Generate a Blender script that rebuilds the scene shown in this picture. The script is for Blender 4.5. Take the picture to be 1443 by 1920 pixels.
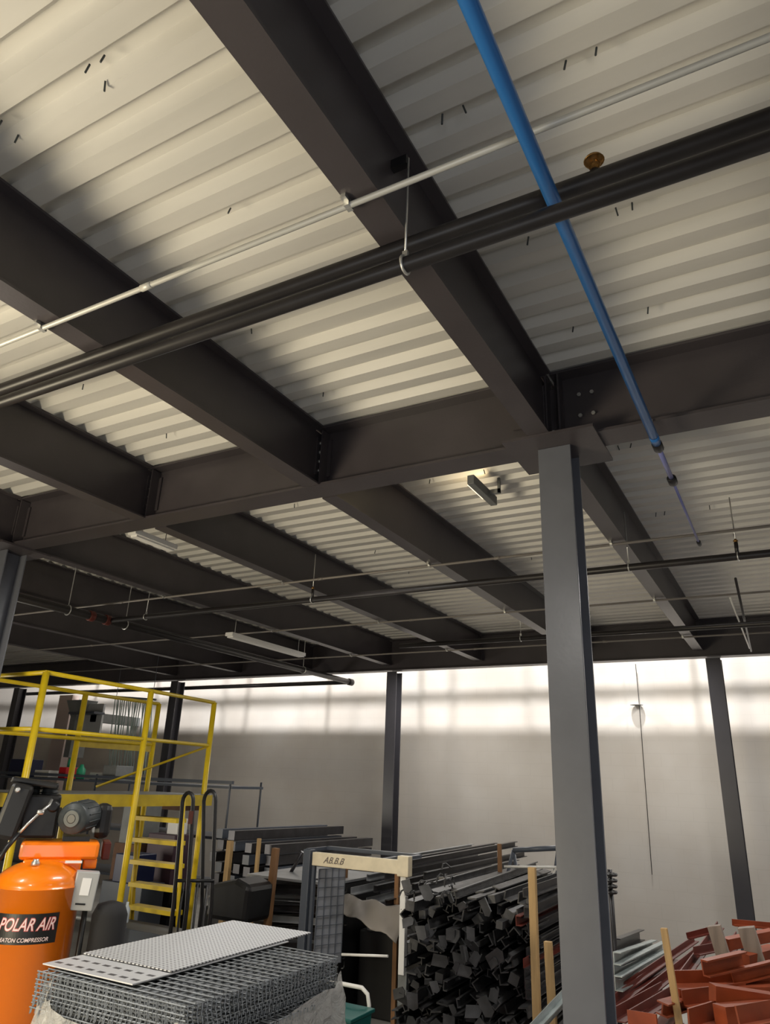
import bpy, bmesh, math, random
from mathutils import Vector, Matrix, Euler
random.seed(7)
for o in list(bpy.data.objects): bpy.data.objects.remove(o)
SC = bpy.context.scene
COL = SC.collection
# ------------------------------------------------------------------ camera
YAW, PITCH, ROLL, FPX = -5.17615944e-01, 3.62768507e-01, -3.87535086e-02, 1334.24
HC = 2.4
fw = Vector((math.sin(YAW)*math.cos(PITCH), math.cos(YAW)*math.cos(PITCH), math.sin(PITCH)))
r0 = Vector((math.cos(YAW), -math.sin(YAW), 0)); d0 = fw.cross(r0)
rt = r0*math.cos(ROLL)+d0*math.sin(ROLL); dn = -r0*math.sin(ROLL)+d0*math.cos(ROLL)
cd = bpy.data.cameras.new('camera'); cam = bpy.data.objects.new('camera', cd); COL.objects.link(cam)
M = Matrix.Identity(4)
for i in range(3):
    M[i][0] = rt[i]; M[i][1] = -dn[i]; M[i][2] = -fw[i]
M[0][3], M[1][3], M[2][3] = 0, 0, HC
cam.matrix_world = M
cd.sensor_fit = 'VERTICAL'; cd.sensor_height = 36; cd.lens = FPX/1920*36
cd.clip_start = .05; cd.clip_end = 200
SC.camera = cam
# ------------------------------------------------------------------ world, lights, exposure
w = bpy.data.worlds.new('world'); SC.world = w; w.use_nodes = True
w.node_tree.nodes['Background'].inputs[0].default_value = (.75, .82, 1, 1)
w.node_tree.nodes['Background'].inputs[1].default_value = .03
SC.view_settings.view_transform = 'Standard'; SC.view_settings.look = 'None'
SC.view_settings.gamma = 1; SC.view_settings.use_curve_mapping = False
SC.view_settings.exposure = 0.0
def area(name, loc, target, size, sizey, power, col):
    l = bpy.data.lights.new(name, 'AREA'); l.shape = 'RECTANGLE'; l.size = size; l.size_y = sizey
    l.energy = power; l.color = col
    o = bpy.data.objects.new(name, l); COL.objects.link(o); o.location = loc
    o.rotation_euler = (Vector(target)-Vector(loc)).to_track_quat('-Z', 'Y').to_euler()
    return o
def spot(name, loc, target, power, col, angle, rad=.08, blend=.3):
    l = bpy.data.lights.new(name, 'SPOT'); l.energy = power; l.color = col; l.spot_size = angle; l.spot_blend = blend
    l.shadow_soft_size = rad
    o = bpy.data.objects.new(name, l); COL.objects.link(o); o.location = loc
    o.rotation_euler = (Vector(target)-Vector(loc)).to_track_quat('-Z', 'Y').to_euler()
    return o
# high bay lamps hung above the mezzanine: they throw the guard rail's shadow on the rear wall
for x, p in ((-15, 2300), (-8.6, 2500), (-2.2, 2500), (4.2, 2300)):
    spot('high_bay_light', (x, 10.05, 8.3), (x, 12.6, 3.6), p, (1, .98, .96), 2.5, .13, .5)
# low warm light from the left, source unseen
area('left_bay_light', (-4.6, -.9, 1.5), (-2.2, 3.0, 4.9), 1.8, 1.2, 245, (1, .87, .62))
area('front_bounce_fill', (2.5, -3.5, .9), (1.2, 2.5, 4.9), 4.0, 2.0, 85, (.93, .96, 1))  # added upward fill behind the camera, standing in for floor bounce
area('left_far_light', (-11.0, 4.6, 1.3), (-4.5, 8.0, 4.9), 1.4, 1.4, 85, (1, .93, .80))
# added fill lights under the deck, no fixtures; the rear ones brighten the wall
for x, y, p in ((-2.0, -1.2, 80), (-5.4, 1.4, 70), (-3.7, 5.2, 55), (.4, 7.0, 60), (-5.5, 11.0, 62), (1.6, 3.2, 28), (-1.9, 11.0, 62), (1.8, 11.0, 45), (-9.8, 11.0, 25)):
    area('under_deck_fill', (x, y, 4.32), (x, y+.001, 0), .2, 1.2, p, (1, .97, .92))

# ------------------------------------------------------------------ materials
MATS = {}
def mat(name, col, rough=.5, metal=0, noise=0, scale=8, bump=0, bscale=40, col2=None, spec=.5, coat=0, stretch=(1,1,1)):
    if name in MATS: return MATS[name]
    m = bpy.data.materials.new(name); m.use_nodes = True; nt = m.node_tree; b = nt.nodes['Principled BSDF']
    b.inputs['Base Color'].default_value = (*col, 1); b.inputs['Roughness'].default_value = rough
    b.inputs['Metallic'].default_value = metal; b.inputs['Specular IOR Level'].default_value = spec
    b.inputs['Coat Weight'].default_value = coat
    tc = nt.nodes.new('ShaderNodeTexCoord'); mp = nt.nodes.new('ShaderNodeMapping'); mp.inputs['Scale'].default_value = stretch
    nt.links.new(tc.outputs['Object'], mp.inputs['Vector'])
    if noise or col2:
        n = nt.nodes.new('ShaderNodeTexNoise'); n.inputs['Scale'].default_value = scale; n.inputs['Detail'].default_value = 5
        nt.links.new(mp.outputs[0], n.inputs['Vector'])
        r = nt.nodes.new('ShaderNodeValToRGB')
        c2 = col2 or tuple(c*(1-noise) for c in col)
        r.color_ramp.elements[0].position = .35; r.color_ramp.elements[1].position = .65
        r.color_ramp.elements[0].color = (*c2, 1); r.color_ramp.elements[1].color = (*col, 1)
        nt.links.new(n.outputs['Fac'], r.inputs[0]); nt.links.new(r.outputs[0], b.inputs['Base Color'])
    if bump:
        n2 = nt.nodes.new('ShaderNodeTexNoise'); n2.inputs['Scale'].default_value = bscale; n2.inputs['Detail'].default_value = 3
        nt.links.new(mp.outputs[0], n2.inputs['Vector'])
        bp = nt.nodes.new('ShaderNodeBump'); bp.inputs['Strength'].default_value = bump; bp.inputs['Distance'].default_value = .01
        nt.links.new(n2.outputs['Fac'], bp.inputs['Height']); nt.links.new(bp.outputs[0], b.inputs['Normal'])
    MATS[name] = m; return m
STEEL = mat('beam_primer', (.060, .052, .057), .36, 0, .18, 3, .05, 60)
COLM = mat('column_paint', (.125, .132, .155), .28, 0, .10, 4, .04, 30)
DECK = mat('galvanised_deck', (.66, .645, .61), .50, .10, .12, 1.6, .05, 8, stretch=(.4, 3, 3))
CONC = mat('concrete', (.36, .35, .33), .6, 0, .25, 2, .1, 20)
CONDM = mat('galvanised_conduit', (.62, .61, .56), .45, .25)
BLKP = mat('black_pipe', (.022, .019, .019), .42, .0, .3, 6, spec=.45)
BLUE = mat('blue_aluminium', (.025, .16, .47), .35, .1)
LILAC = mat('pale_blue_tube', (.20, .22, .48), .4)
BLK = mat('black_plastic', (.012, .012, .013), .4)
BRASS = mat('brass', (.32, .17, .05), .35, .8, .4, 60)
ZINC = mat('zinc', (.62, .62, .60), .35, .8)
ORANGE = mat('orange_enamel', (.98, .225, .004), .28, 0, coat=.5)
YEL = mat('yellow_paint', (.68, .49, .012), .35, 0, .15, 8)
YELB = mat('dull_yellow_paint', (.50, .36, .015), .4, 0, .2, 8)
BOXG = mat('grey_enclosure', (.42, .43, .44), .4)
WHITE = mat('white_label', (.85, .86, .88), .5)
MOTG = mat('motor_grey', (.055, .065, .07), .45, .1, .3, 20)
CREAM = mat('cream_paint', (.66, .58, .42), .4, 0, .12, 12)
WHT = mat('white_paint', (.74, .73, .70), .4)
WOOD = mat('pine', (.55, .36, .16), .7, 0, .3, 5, .2, 40, stretch=(4, 4, .5))
WOODB = mat('brown_wood', (.26, .13, .055), .7, 0, .3, 5, .2, 40, stretch=(4, 4, .5))
WOODG = mat('weathered_wood', (.30, .24, .20), .7, 0, .3, 5, .2, 40, stretch=(4, 4, .5))
DARKS = mat('dark_scrap_steel', (.085, .085, .088), .45, .3, .55, 6, .3, 30)
DARKT = mat('black_steel_bar', (.05, .048, .052), .35, .5, .4, 5)
REDP = mat('red_oxide_primer', (.33, .062, .018), .5, 0, .35, 5)
REDD = mat('dark_red_primer', (.14, .022, .013), .5, 0, .3, 5)
GALV = mat('galvanised_bar', (.45, .50, .50), .4, .5, .25, 8)
WIREM = mat('galvanised_wire', (.30, .32, .34), .5, .5, .3, 20)
TEAL = mat('teal_plastic', (.01, .11, .10), .4)
NAVY = mat('navy_plastic', (.008, .012, .05), .4)
REDO = mat('red_plastic', (.45, .01, .015), .35)
GREYB = mat('grey_panel', (.20, .21, .21), .5, 0, .2, 6)
GREENP = mat('green_plastic', (.02, .30, .16), .4)
CARD = mat('brown_card', (.15, .08, .05), .8, 0, .2, 8)
SHELFM = mat('dark_rack_steel', (.06, .07, .09), .4)
PLATE = mat('sheet_plate', (.36, .37, .38), .38, .5, .3, 3)

def film_material():
    m = bpy.data.materials.new('stretch_film'); m.use_nodes = True; b = m.node_tree.nodes['Principled BSDF']
    b.inputs['Base Color'].default_value = (.86, .85, .82, 1); b.inputs['Roughness'].default_value = .2
    b.inputs['Alpha'].default_value = .5; b.inputs['Transmission Weight'].default_value = .15
    nt = m.node_tree; n = nt.nodes.new('ShaderNodeTexNoise'); n.inputs['Scale'].default_value = 9; n.inputs['Detail'].default_value = 6
    n.inputs['Distortion'].default_value = 1.5
    tc = nt.nodes.new('ShaderNodeTexCoord'); nt.links.new(tc.outputs['Object'], n.inputs['Vector'])
    bp = nt.nodes.new('ShaderNodeBump'); bp.inputs['Strength'].default_value = 1.0; bp.inputs['Distance'].default_value = .07
    nt.links.new(n.outputs['Fac'], bp.inputs['Height']); nt.links.new(bp.outputs[0], b.inputs['Normal'])
    return m
FILM = film_material()
def perforated_material(name, slots):
    m = bpy.data.materials.new(name); m.use_nodes = True; nt = m.node_tree; b = nt.nodes['Principled BSDF']
    b.inputs['Roughness'].default_value = .45; b.inputs['Metallic'].default_value = .2
    tc = nt.nodes.new('ShaderNodeTexCoord'); sp = nt.nodes.new('ShaderNodeSeparateXYZ'); nt.links.new(tc.outputs['Object'], sp.inputs[0])
    def mth(op, a, c):
        n = nt.nodes.new('ShaderNodeMath'); n.operation = op
        if hasattr(a, 'is_output'): nt.links.new(a, n.inputs[0])
        else: n.inputs[0].default_value = a
        if c is not None:
            if hasattr(c, 'is_output'): nt.links.new(c, n.inputs[1])
            else: n.inputs[1].default_value = c
        return n.outputs[0]
    px, py, hw, hh = slots
    fx = mth('ABSOLUTE', mth('SUBTRACT', mth('FRACT', mth('DIVIDE', sp.outputs[0], px), None), .5), None)
    fy = mth('ABSOLUTE', mth('SUBTRACT', mth('FRACT', mth('DIVIDE', sp.outputs[1], py), None), .5), None)
    k = mth('MULTIPLY', mth('LESS_THAN', fx, hw), mth('LESS_THAN', fy, hh))
    mx = nt.nodes.new('ShaderNodeMix'); mx.data_type = 'RGBA'; nt.links.new(k, mx.inputs[0])
    mx.inputs[6].default_value = (.66, .67, .69, 1); mx.inputs[7].default_value = (.10, .10, .11, 1)
    nt.links.new(mx.outputs[2], b.inputs['Base Color'])
    return m
PERF = perforated_material('perforated_sheet', (.030, .030, .22, .22))
SLOT = perforated_material('slotted_sheet', (.085, .11, .30, .13))

def wall_material():
    m = bpy.data.materials.new('painted_block_wall'); m.use_nodes = True; nt = m.node_tree; b = nt.nodes['Principled BSDF']
    b.inputs['Roughness'].default_value = .75
    tc = nt.nodes.new('ShaderNodeTexCoord'); mp = nt.nodes.new('ShaderNodeMapping')
    mp.inputs['Rotation'].default_value = (math.pi/2, 0, 0)
    nt.links.new(tc.outputs['Object'], mp.inputs[0])
    br = nt.nodes.new('ShaderNodeTexBrick'); br.inputs['Scale'].default_value = 1
    br.inputs['Brick Width'].default_value = .40; br.inputs['Row Height'].default_value = .20; br.inputs['Mortar Size'].default_value = .006
    br.inputs['Color1'].default_value = (.52, .49, .455, 1); br.inputs['Color2'].default_value = (.52, .49, .455, 1)
    br.inputs['Mortar'].default_value = (.50, .472, .438, 1)
    nt.links.new(mp.outputs[0], br.inputs['Vector'])
    n = nt.nodes.new('ShaderNodeTexNoise'); n.inputs['Scale'].default_value = .7; n.inputs['Detail'].default_value = 4
    nt.links.new(tc.outputs['Object'], n.inputs['Vector'])
    mx = nt.nodes.new('ShaderNodeMix'); mx.data_type = 'RGBA'; mx.blend_type = 'MULTIPLY'
    r = nt.nodes.new('ShaderNodeValToRGB'); r.color_ramp.elements[0].color = (.90, .88, .86, 1); r.color_ramp.elements[1].color = (1, 1, 1, 1)
    r.color_ramp.elements[0].position = .4; r.color_ramp.elements[1].position = .6
    nt.links.new(n.outputs['Fac'], r.inputs[0]); mx.inputs[0].default_value = 1
    nt.links.new(br.outputs[0], mx.inputs[6]); nt.links.new(r.outputs[0], mx.inputs[7])
    nt.links.new(mx.outputs[2], b.inputs['Base Color'])
    return m
WALLM = wall_material()
ROOFM = mat('roof_sheet', (.5, .5, .5), .7)

# ------------------------------------------------------------------ mesh helpers
class MB:
    def __init__(s): s.bm = bmesh.new()
    def box(s, c, d, rot=None):
        v = bmesh.ops.create_cube(s.bm, size=1)['verts']
        m = Matrix.Translation(Vector(c)) @ ((rot.to_matrix() if isinstance(rot, Euler) else (rot or Matrix.Identity(3))).to_4x4()) @ Matrix.Diagonal((*d, 1))
        bmesh.ops.transform(s.bm, matrix=m, verts=v); return s
    def bb(s, x0, x1, y0, y1, z0, z1):
        return s.box(((x0+x1)/2, (y0+y1)/2, (z0+z1)/2), (abs(x1-x0), abs(y1-y0), abs(z1-z0)))
    def tube(s, pts, r, n=10, cap=True):
        pts = [Vector(p) for p in pts]; rings = []
        up = None
        for i, p in enumerate(pts):
            if i == 0: t = pts[1]-p
            elif i == len(pts)-1: t = p-pts[i-1]
            else: t = (pts[i+1]-p).normalized()+(p-pts[i-1]).normalized()
            t.normalize()
            if up is None:
                up = Vector((0, 0, 1)) if abs(t.z) < .9 else Vector((1, 0, 0))
            a = t.cross(up).normalized(); b = a.cross(t).normalized(); up = b
            rr = r[i] if isinstance(r, (list, tuple)) else r
            rings.append([s.bm.verts.new(p+(a*math.cos(2*math.pi*k/n)+b*math.sin(2*math.pi*k/n))*rr) for k in range(n)])
        for A, B in zip(rings, rings[1:]):
            for k in range(n):
                f = s.bm.faces.new((A[k], A[(k+1) % n], B[(k+1) % n], B[k])); f.smooth = n > 6
        if cap: s.bm.faces.new(rings[0][::-1]); s.bm.faces.new(rings[-1])
        return s
    def prism(s, prof, p0, p1, roll=0):
        """profile (u,v) extruded from p0 to p1; v is up"""
        p0, p1 = Vector(p0), Vector(p1); t = (p1-p0).normalized()
        up = Vector((0, 0, 1)) if abs(t.z) < .95 else Vector((0, 1, 0))
        a = t.cross(up).normalized(); b = a.cross(t).normalized()
        if roll:
            q = Matrix.Rotation(roll, 3, t); a = q @ a; b = q @ b
        A = [s.bm.verts.new(p0+a*u+b*v) for u, v in prof]; B = [s.bm.verts.new(p1+a*u+b*v) for u, v in prof]
        n = len(prof)
        for k in range(n): s.bm.faces.new((A[k], A[(k+1) % n], B[(k+1) % n], B[k]))
        s.bm.faces.new(A[::-1]); s.bm.faces.new(B); return s
    def lathe(s, prof, c, axis='Z', n=40):
        c = Vector(c); rings = []
        for r, z in prof:
            ring = []
            for k in range(n):
                a = 2*math.pi*k/n; u, v = r*math.cos(a), r*math.sin(a)
                q = {'Z': (u, v, z), 'Y': (u, z, v), 'X': (z, u, v)}[axis]
                ring.append(s.bm.verts.new(c+Vector(q)))
            rings.append(ring)
        for A, B in zip(rings, rings[1:]):
            for k in range(n):
                f = s.bm.faces.new((A[k], A[(k+1) % n], B[(k+1) % n], B[k])); f.smooth = True
        s.bm.faces.new(rings[0][::-1]); s.bm.faces.new(rings[-1]); return s
    def mesh(s, name, m, bev=0):
        bmesh.ops.recalc_face_normals(s.bm, faces=s.bm.faces)
        me = bpy.data.meshes.new(name); s.bm.to_mesh(me); s.bm.free()
        me.materials.append(m); return me
    def build(s, name, m, parent=None, bev=0):
        o = bpy.data.objects.new(name, s.mesh(name, m)); COL.objects.link(o)
        if parent is not None:
            o.parent = parent; o.matrix_parent_inverse = Matrix.Translation(-parent.location)
        if bev:
            b = o.modifiers.new('bevel', 'BEVEL'); b.width = bev; b.segments = 2; b.limit_method = 'ANGLE'; b.angle_limit = .7
        return o
def tag(o, label, cat, group=None, kind=None):
    o['label'] = label; o['category'] = cat
    if group: o['group'] = group
    if kind: o['kind'] = kind
    return o
def thing(name, label, cat, loc, group=None):
    o = bpy.data.objects.new(name, None); COL.objects.link(o); o.location = loc; o.empty_display_size = .1
    return tag(o, label, cat, group)
def struct(o): o['kind'] = 'structure'; return o
def Iprof(b, h, tf, tw):
    return [(-b/2, 0), (b/2, 0), (b/2, tf), (tw/2, tf), (tw/2, h-tf), (b/2, h-tf), (b/2, h), (-b/2, h), (-b/2, h-tf), (-tw/2, h-tf), (-tw/2, tf), (-b/2, tf)]
def Lprof(a, t): return [(0, 0), (a, 0), (a, t), (t, t), (t, a), (0, a)]
def Cprof(b, h, t): return [(0, 0), (b, 0), (b, t), (t, t), (t, h-t), (b, h-t), (b, h), (0, h)]
def at(px, py, Y):
    """world point on the plane y=Y seen at pixel (used to survey positions)"""
    d = rt*((px-721.5)/FPX)+dn*((py-960)/FPX)+fw
    d = d*(Y/d.y); return Vector((d.x, Y, HC+d.z))

# ------------------------------------------------------------------ the building
ZB, ZD, YW = 4.415, 4.90, 12.9
struct(MB().bb(-24, 12, -8, YW+.2, -.12, 0).build('floor', CONC))
struct(MB().bb(-24, 12, YW, YW+.2, 0, 9.6).build('wall_back', WALLM))
struct(MB().bb(-24.2, -24, -8, YW+.2, 0, 9.6).build('wall_left', WALLM))
struct(MB().bb(12, 12.2, -8, YW+.2, 0, 9.6).build('wall_right', WALLM))
struct(MB().bb(-24, 12, -8.2, -8, 0, 9.6).build('wall_front', WALLM))
struct(MB().bb(-24.2, 12.2, -8.2, YW+.2, 9.6, 9.7).build('ceiling_roof', ROOFM))
# corrugated floor deck of the mezzanine
YE = 11.92
bm = MB(); pitch = .2032; prof = []
y = -3.0+.127
while y < YE-.01:
    prof += [(y, 0), (y+.088, 0), (y+.118, .058), (y+.173, .058)]; y += pitch
prof.append((y, 0))
x0, x1 = -20.0, 6.0
va = [bm.bm.verts.new((x0, p[0], ZD+p[1])) for p in prof]; vb = [bm.bm.verts.new((x1, p[0], ZD+p[1])) for p in prof]
for k in range(len(prof)-1): bm.bm.faces.new((va[k], vb[k], vb[k+1], va[k+1]))
va2 = [bm.bm.verts.new((x0, p[0], ZD+.10)) for p in (prof[0], prof[-1])]; vb2 = [bm.bm.verts.new((x1, p[0], ZD+.10)) for p in (prof[0], prof[-1])]
bm.bm.faces.new((va2[0], va2[1], vb2[1], vb2[0]))
bm.bm.faces.new((va[-1], vb[-1], vb2[1], va2[1])); bm.bm.faces.new((va[0], va2[0], vb2[0], vb[0]))
struct(bm.build('ceiling', DECK))

# floor beams running along Y
BX = [-1.124, -2.866, -4.635, -6.42, -8.2, -9.97, -11.8, .66, 2.4, 4.2]
YG, YR = 4.04, 11.75
bnames = {-1.124: 'over the grey front column', -2.866: 'left of the front column beam', -4.635: 'second left of the front column beam', -6.42: 'on the line of the left column'}
cols_main = [-1.077, -6.55]
def beam(x, y0, y1, label, group, zb=ZB, b=.135, h=None):
    t = thing('floor_beam', label, 'beam', (x, (y0+y1)/2, zb), group)
    hh = (ZD-zb)
    c = MB(); c.prism(Iprof(b, hh-.002, .014, .010), (x, y0+(.12 if y0 > 0 else 0), zb), (x, y1-.105, zb))
    if y0 > 0: c.bb(x-.005, x+.005, y0, y0+.12, zb+.02, ZD-.03)
    c.bb(x-.005, x+.005, y1-.105, y1, zb+.02, ZD-.03); c.build('beam_section', STEEL, t)
    return t
for x in BX:
    near = {-1.124: 'dark purple-grey steel beam crossing the top, directly over the grey front column',
            -2.866: 'dark steel beam in front of the girder, first to the left of the column beam',
            -4.635: 'dark steel beam in front of the girder, short stub at the left edge above the column',
            -6.42: 'steel beam meeting the top of the column at the left edge'}.get(x, 'dark steel beam above the front bay beyond the view')
    far = {-1.124: 'dark steel beam behind the girder, running back right of the grey front column',
           -2.866: 'dark steel beam behind the girder, second from the grey front column',
           -4.635: 'dark broad beam behind the girder beside the white deck strip, third from the front column',
           -6.42: 'dark steel beam behind the girder on the left column line, over the long white fixture'}.get(x, 'dark steel beam in the shadowed bays at the far left')
    g1 = None if x in bnames else 'front bay beams out of the main view'
    g2 = None if x in bnames else 'rear bay beams in the dark left'
    t = beam(x, -3, YG-.012, near, g1)
    # bolted clip at the girder end
    c = MB(); c.bb(x+.006, x+.016, YG-.10, YG-.012, ZB+.10, ZD-.08); c.bb(x+.006, x+.09, YG-.022, YG-.012, ZB+.10, ZD-.08); c.build('clip_angle', STEEL, t)
    for k in range(4):
        MB().lathe([(.014, 0), (.014, .014)], (x+.016, YG-.065, ZB+.14+k*.075), 'X', 6).build('bolt', ZINC, t)
    t = beam(x, YG+.012, YR-.02, far, g2)
    c = MB(); c.bb(x+.006, x+.016, YG+.012, YG+.10, ZB+.10, ZD-.08); c.build('clip_angle', STEEL, t)
# girders along X
def girder(x0, x1, y, zb, b, label, group=None, tf=.018):
    t = thing('girder', label, 'girder', ((x0+x1)/2, y, zb), group)
    MB().prism(Iprof(b, ZD-zb-.002, tf, .012), (x0, y, zb), (x1, y, zb)).build('girder_section', STEEL, t)
    return t
gl = girder(-11.9, cols_main[0]-.01, YG, ZB, .215, 'deep steel girder spanning left from the grey front column')
gr = girder(cols_main[0]+.01, 6.0, YG, ZB, .215, 'deep steel girder spanning right from the grey front column, crossed by blue pipe')
rear = girder(-20, 6, YR, 4.33, .20, 'dark edge girder along the top of the bright rear wall')
# stiffener with bolts at the front column
for xx, par in ((cols_main[0]-.02, gl), (cols_main[0]+.06, gr)):
    MB().bb(xx-.006, xx+.006, YG-.105, YG-.006, ZB+.018, ZD-.02).build('stiffener_plate', STEEL, par)
p = MB(); p.prism([(0, 0), (.34, 0), (.34, .20), (.10, .20), (0, .10)], (cols_main[0]+.07, YG-.012, ZB+.17), (cols_main[0]+.07, YG-.022, ZB+.17))
p.build('splice_plate', STEEL, gr)
for dx in (.12, .20):
    for dz in (.33, .18):
        MB().lathe([(.013, -.014), (.013, 0)], (cols_main[0]+dx+.05, YG-.012, ZB+dz), 'Y', 6).build('bolt', ZINC, gr)
MB().lathe([(.014, -.014), (.014, 0)], (cols_main[0]+.02, YG-.105, ZB+.05), 'Y', 6).build('bolt', ZINC, gr)
for xb in BX[1:4]:
    for xx in (xb+.05,):
        MB().bb(xx, xx+.012, YG-.105, YG-.008, ZB+.02, ZD-.03).build('stiffener_plate', STEEL, gl)

def column(x, y, top, label, b=.204, d=.225, cap=True, m=None):
    COLM = m or globals()['COLM']
    """wide-flange column, flanges facing the camera side"""
    t = thing('steel_column', label, 'column', (x, y, 0))
    c = MB(); tf = .016
    c.bb(x-b/2, x+b/2, y-d/2, y-d/2+tf, .02, top); c.bb(x-b/2, x+b/2, y+d/2-tf, y+d/2, .02, top); c.bb(x-.006, x+.006, y-d/2+tf, y+d/2-tf, .02, top)
    c.build('column_shaft', COLM, t, .003)
    MB().bb(x-.2, x+.2, y-.2, y+.2, 0, .022).build('base_plate', COLM, t)
    for sx in (-1, 1):
        for sy in (-1, 1): MB().lathe([(.014, 0), (.014, .03)], (x+sx*.15, y+sy*.15, .022), 'Z', 6).build('anchor_bolt', ZINC, t)
    if cap: MB().bb(x-.275, x+.285, y-.29, y+.24, top, top+.018).build('cap_plate', STEEL, t)
    return t
column(cols_main[0], 4.10, ZB-.019, 'large grey steel column in the foreground right of centre')
column(-6.60, 4.10, ZB-.019, 'grey steel column cut by the left edge, above the yellow platform')
REARC = mat('rear_column_dark', (.050, .048, .055), .3, 0, .1, 4)  # darker variant of the column colour for the rear row
for x, l in ((-.944, 'dark steel column against the rear wall, right of the large front column'),
             (-6.38, 'dark steel column against the rear wall behind the cream frame'),
             (-11.8, 'dark steel column at the rear wall seen through the yellow railing'),
             (-17.25, 'dark steel column at the rear wall at the left edge of the view')):
    column(x, 11.80, 4.31, l, cap=False, m=REARC)

# guard rail on the mezzanine edge (its shadow falls on the rear wall)
gr_ = thing('guard_rail', 'guard rail along the mezzanine edge above, casting grid shadow on bright wall', 'railing', (-7, YE-.06, ZD+.1))
zr = ZD+.10
for z in (zr+1.07, zr+.55):
    MB().tube([(-20, YE-.06, z), (6, YE-.06, z)], .032, 8).build('rail', YEL, gr_)
for k in range(19):
    x = -19.6+k*1.38
    MB().tube([(x, YE-.06, zr), (x, YE-.06, zr+1.07)], .024, 8).build('post', YEL, gr_)

# ------------------------------------------------------------------ services under the deck
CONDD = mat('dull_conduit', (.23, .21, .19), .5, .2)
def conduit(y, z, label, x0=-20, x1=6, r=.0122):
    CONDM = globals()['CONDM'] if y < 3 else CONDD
    t = thing('conduit', label, 'conduit', (-3, y, z))
    MB().tube([(x0, y, z), (x1, y, z)], r, 12).build('tube', CONDM, t)
    x = -.05
    for x in (-10.3, -7.2, -4.2, -2.22, .9):
        MB().tube([(x-.03, y, z), (x+.03, y, z)], r*1.28, 12).build('coupling', CONDM, t)
    for xb in BX[:5]:
        c = MB(); c.box((xb-.055, y, z+.005), (.022, .036, .034)); c.box((xb-.055, y-.028, z+.012), (.022, .03, .016)); c.build('beam_clamp', ZINC, t)
    return t
conduit(1.709, 4.395, 'pale galvanised conduit crossing the whole view above the sprinkler pipes')
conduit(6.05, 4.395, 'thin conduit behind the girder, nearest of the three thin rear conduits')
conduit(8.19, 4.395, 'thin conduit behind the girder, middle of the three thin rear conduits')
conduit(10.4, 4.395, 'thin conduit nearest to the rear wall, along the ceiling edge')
def pipe(name, pts, r, label, m=BLKP, cat='pipe', n=14):
    t = thing(name, label, cat, pts[0]); MB().tube(pts, r, n).build('pipe_run', m, t); return t
def hanger(x, y, z, r, top, m=ZINC):
    def f(t):
        c = MB(); ring = [(x, y+(r+.004)*math.cos(a), z+(r+.004)*math.sin(a)) for a in [i*2*math.pi/20 for i in range(21)]]
        c.tube(ring, .0062, 8); c.box((x, y, z+r+.018), (.022, .012, .03)); c.build('hanger_ring', m, t)
        MB().tube([(x, y, z+r+.02), (x, y, top)], .0048, 8).build('hanger_rod', m, t)
    return f
def sprinkler(x, y, z, t):
    c = MB(); c.lathe([(.009, 0), (.009, .02), (.013, .022), (.013, .03), (.006, .031)], (x, y, z), 'Z', 10)
    for s in (-1, 1): c.tube([(x+s*.011, y, z+.028), (x+s*.02, y, z+.05), (x+s*.006, y, z+.072)], .0035, 6)
    c.lathe([(.004, .070), (.032, .074), (.034, .066), (.036, .070), (.030, .080), (.004, .082)], (x, y, z), 'Z', 18)
    return c.build('sprinkler_head', BRASS, t)
ZP = 4.229
pA = pipe('sprinkler_pipe', [(-20, 1.915, ZP), (6, 1.915, ZP)], .0302, 'black sprinkler pipe with silver ring hanger, lower of the pair crossing the view')
hanger(-1.045, 1.915, ZP, .0302, 4.76)(pA); hanger(-4.6, 1.915, ZP, .0302, 4.5)(pA)
MB().box((-1.085, 1.915, 4.75), (.075, .03, .045)).build('beam_bracket', BLK, pA)
pB = pipe('sprinkler_pipe', [(-20, 1.98, 4.38), (6, 1.98, 4.38)], .0325, 'dark brown-black pipe with brass sprinkler head, upper of the pair crossing the view')
sprinkler(-.339, 1.98, 4.395, pB)
MB().lathe([(.02, .02), (.02, .045)], (-.339, 1.98, 4.37), 'Z', 14).build('outlet_boss', BLKP, pB)
pC = pipe('sprinkler_pipe', [(-7.54, 6.235, ZP), (6, 6.235, ZP)], .032, 'black sprinkler pipe behind the girder crossing in front of the rear deck bays')
for x in (-1.08, -4.42, -6.94, -.22, 2.2): hanger(x, 6.235, ZP, .032, 4.75)(pC)
for x in (-.22, -4.42):
    MB().tube([(x, 6.235, ZP+.03), (x, 6.235, ZP+.12)], .016, 10).build('sprig', BLKP, pC)
    MB().lathe([(.008, 0), (.02, .012), (.008, .03)], (x, 6.235, ZP+.12), 'Z', 12).build('sprinkler_head', BRASS, pC)
pD = pipe('sprinkler_pipe', [(-4.8, 9.0, ZP), (6, 9.0, ZP)], .032, 'black pipe close below the far ceiling, right of the grey front column')
for x in (-3.0, 0.4): hanger(x, 9.0, ZP, .032, 4.8)(pD)
pE = pipe('main_pipe', [(-7.6, 3.0, ZP), (-7.6, 12.22, ZP)], .05, 'thick black main pipe running back along the far left ceiling to an elbow')
MB().tube([(-7.55, 12.22, ZP), (-18, 12.22, ZP)], .042, 12).build('branch_run', BLKP, pE)
MB().lathe([(.058, -.07), (.066, -.06), (.066, .06), (.058, .07)], (-7.6, 12.22, ZP), 'Y', 16).build('elbow', BLKP, pE)
for y in (5.6, 6.5, 10.6): 
    c = MB(); c.tube([(-7.6+.06*math.cos(a), y, ZP+.06*math.sin(a)) for a in [i*math.pi/8 for i in range(17)]], .007, 6); c.tube([(-7.6, y, ZP+.06), (-7.6, y, 4.85)], .006, 6)
    c.build('hanger_ring', ZINC, pE)
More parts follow.
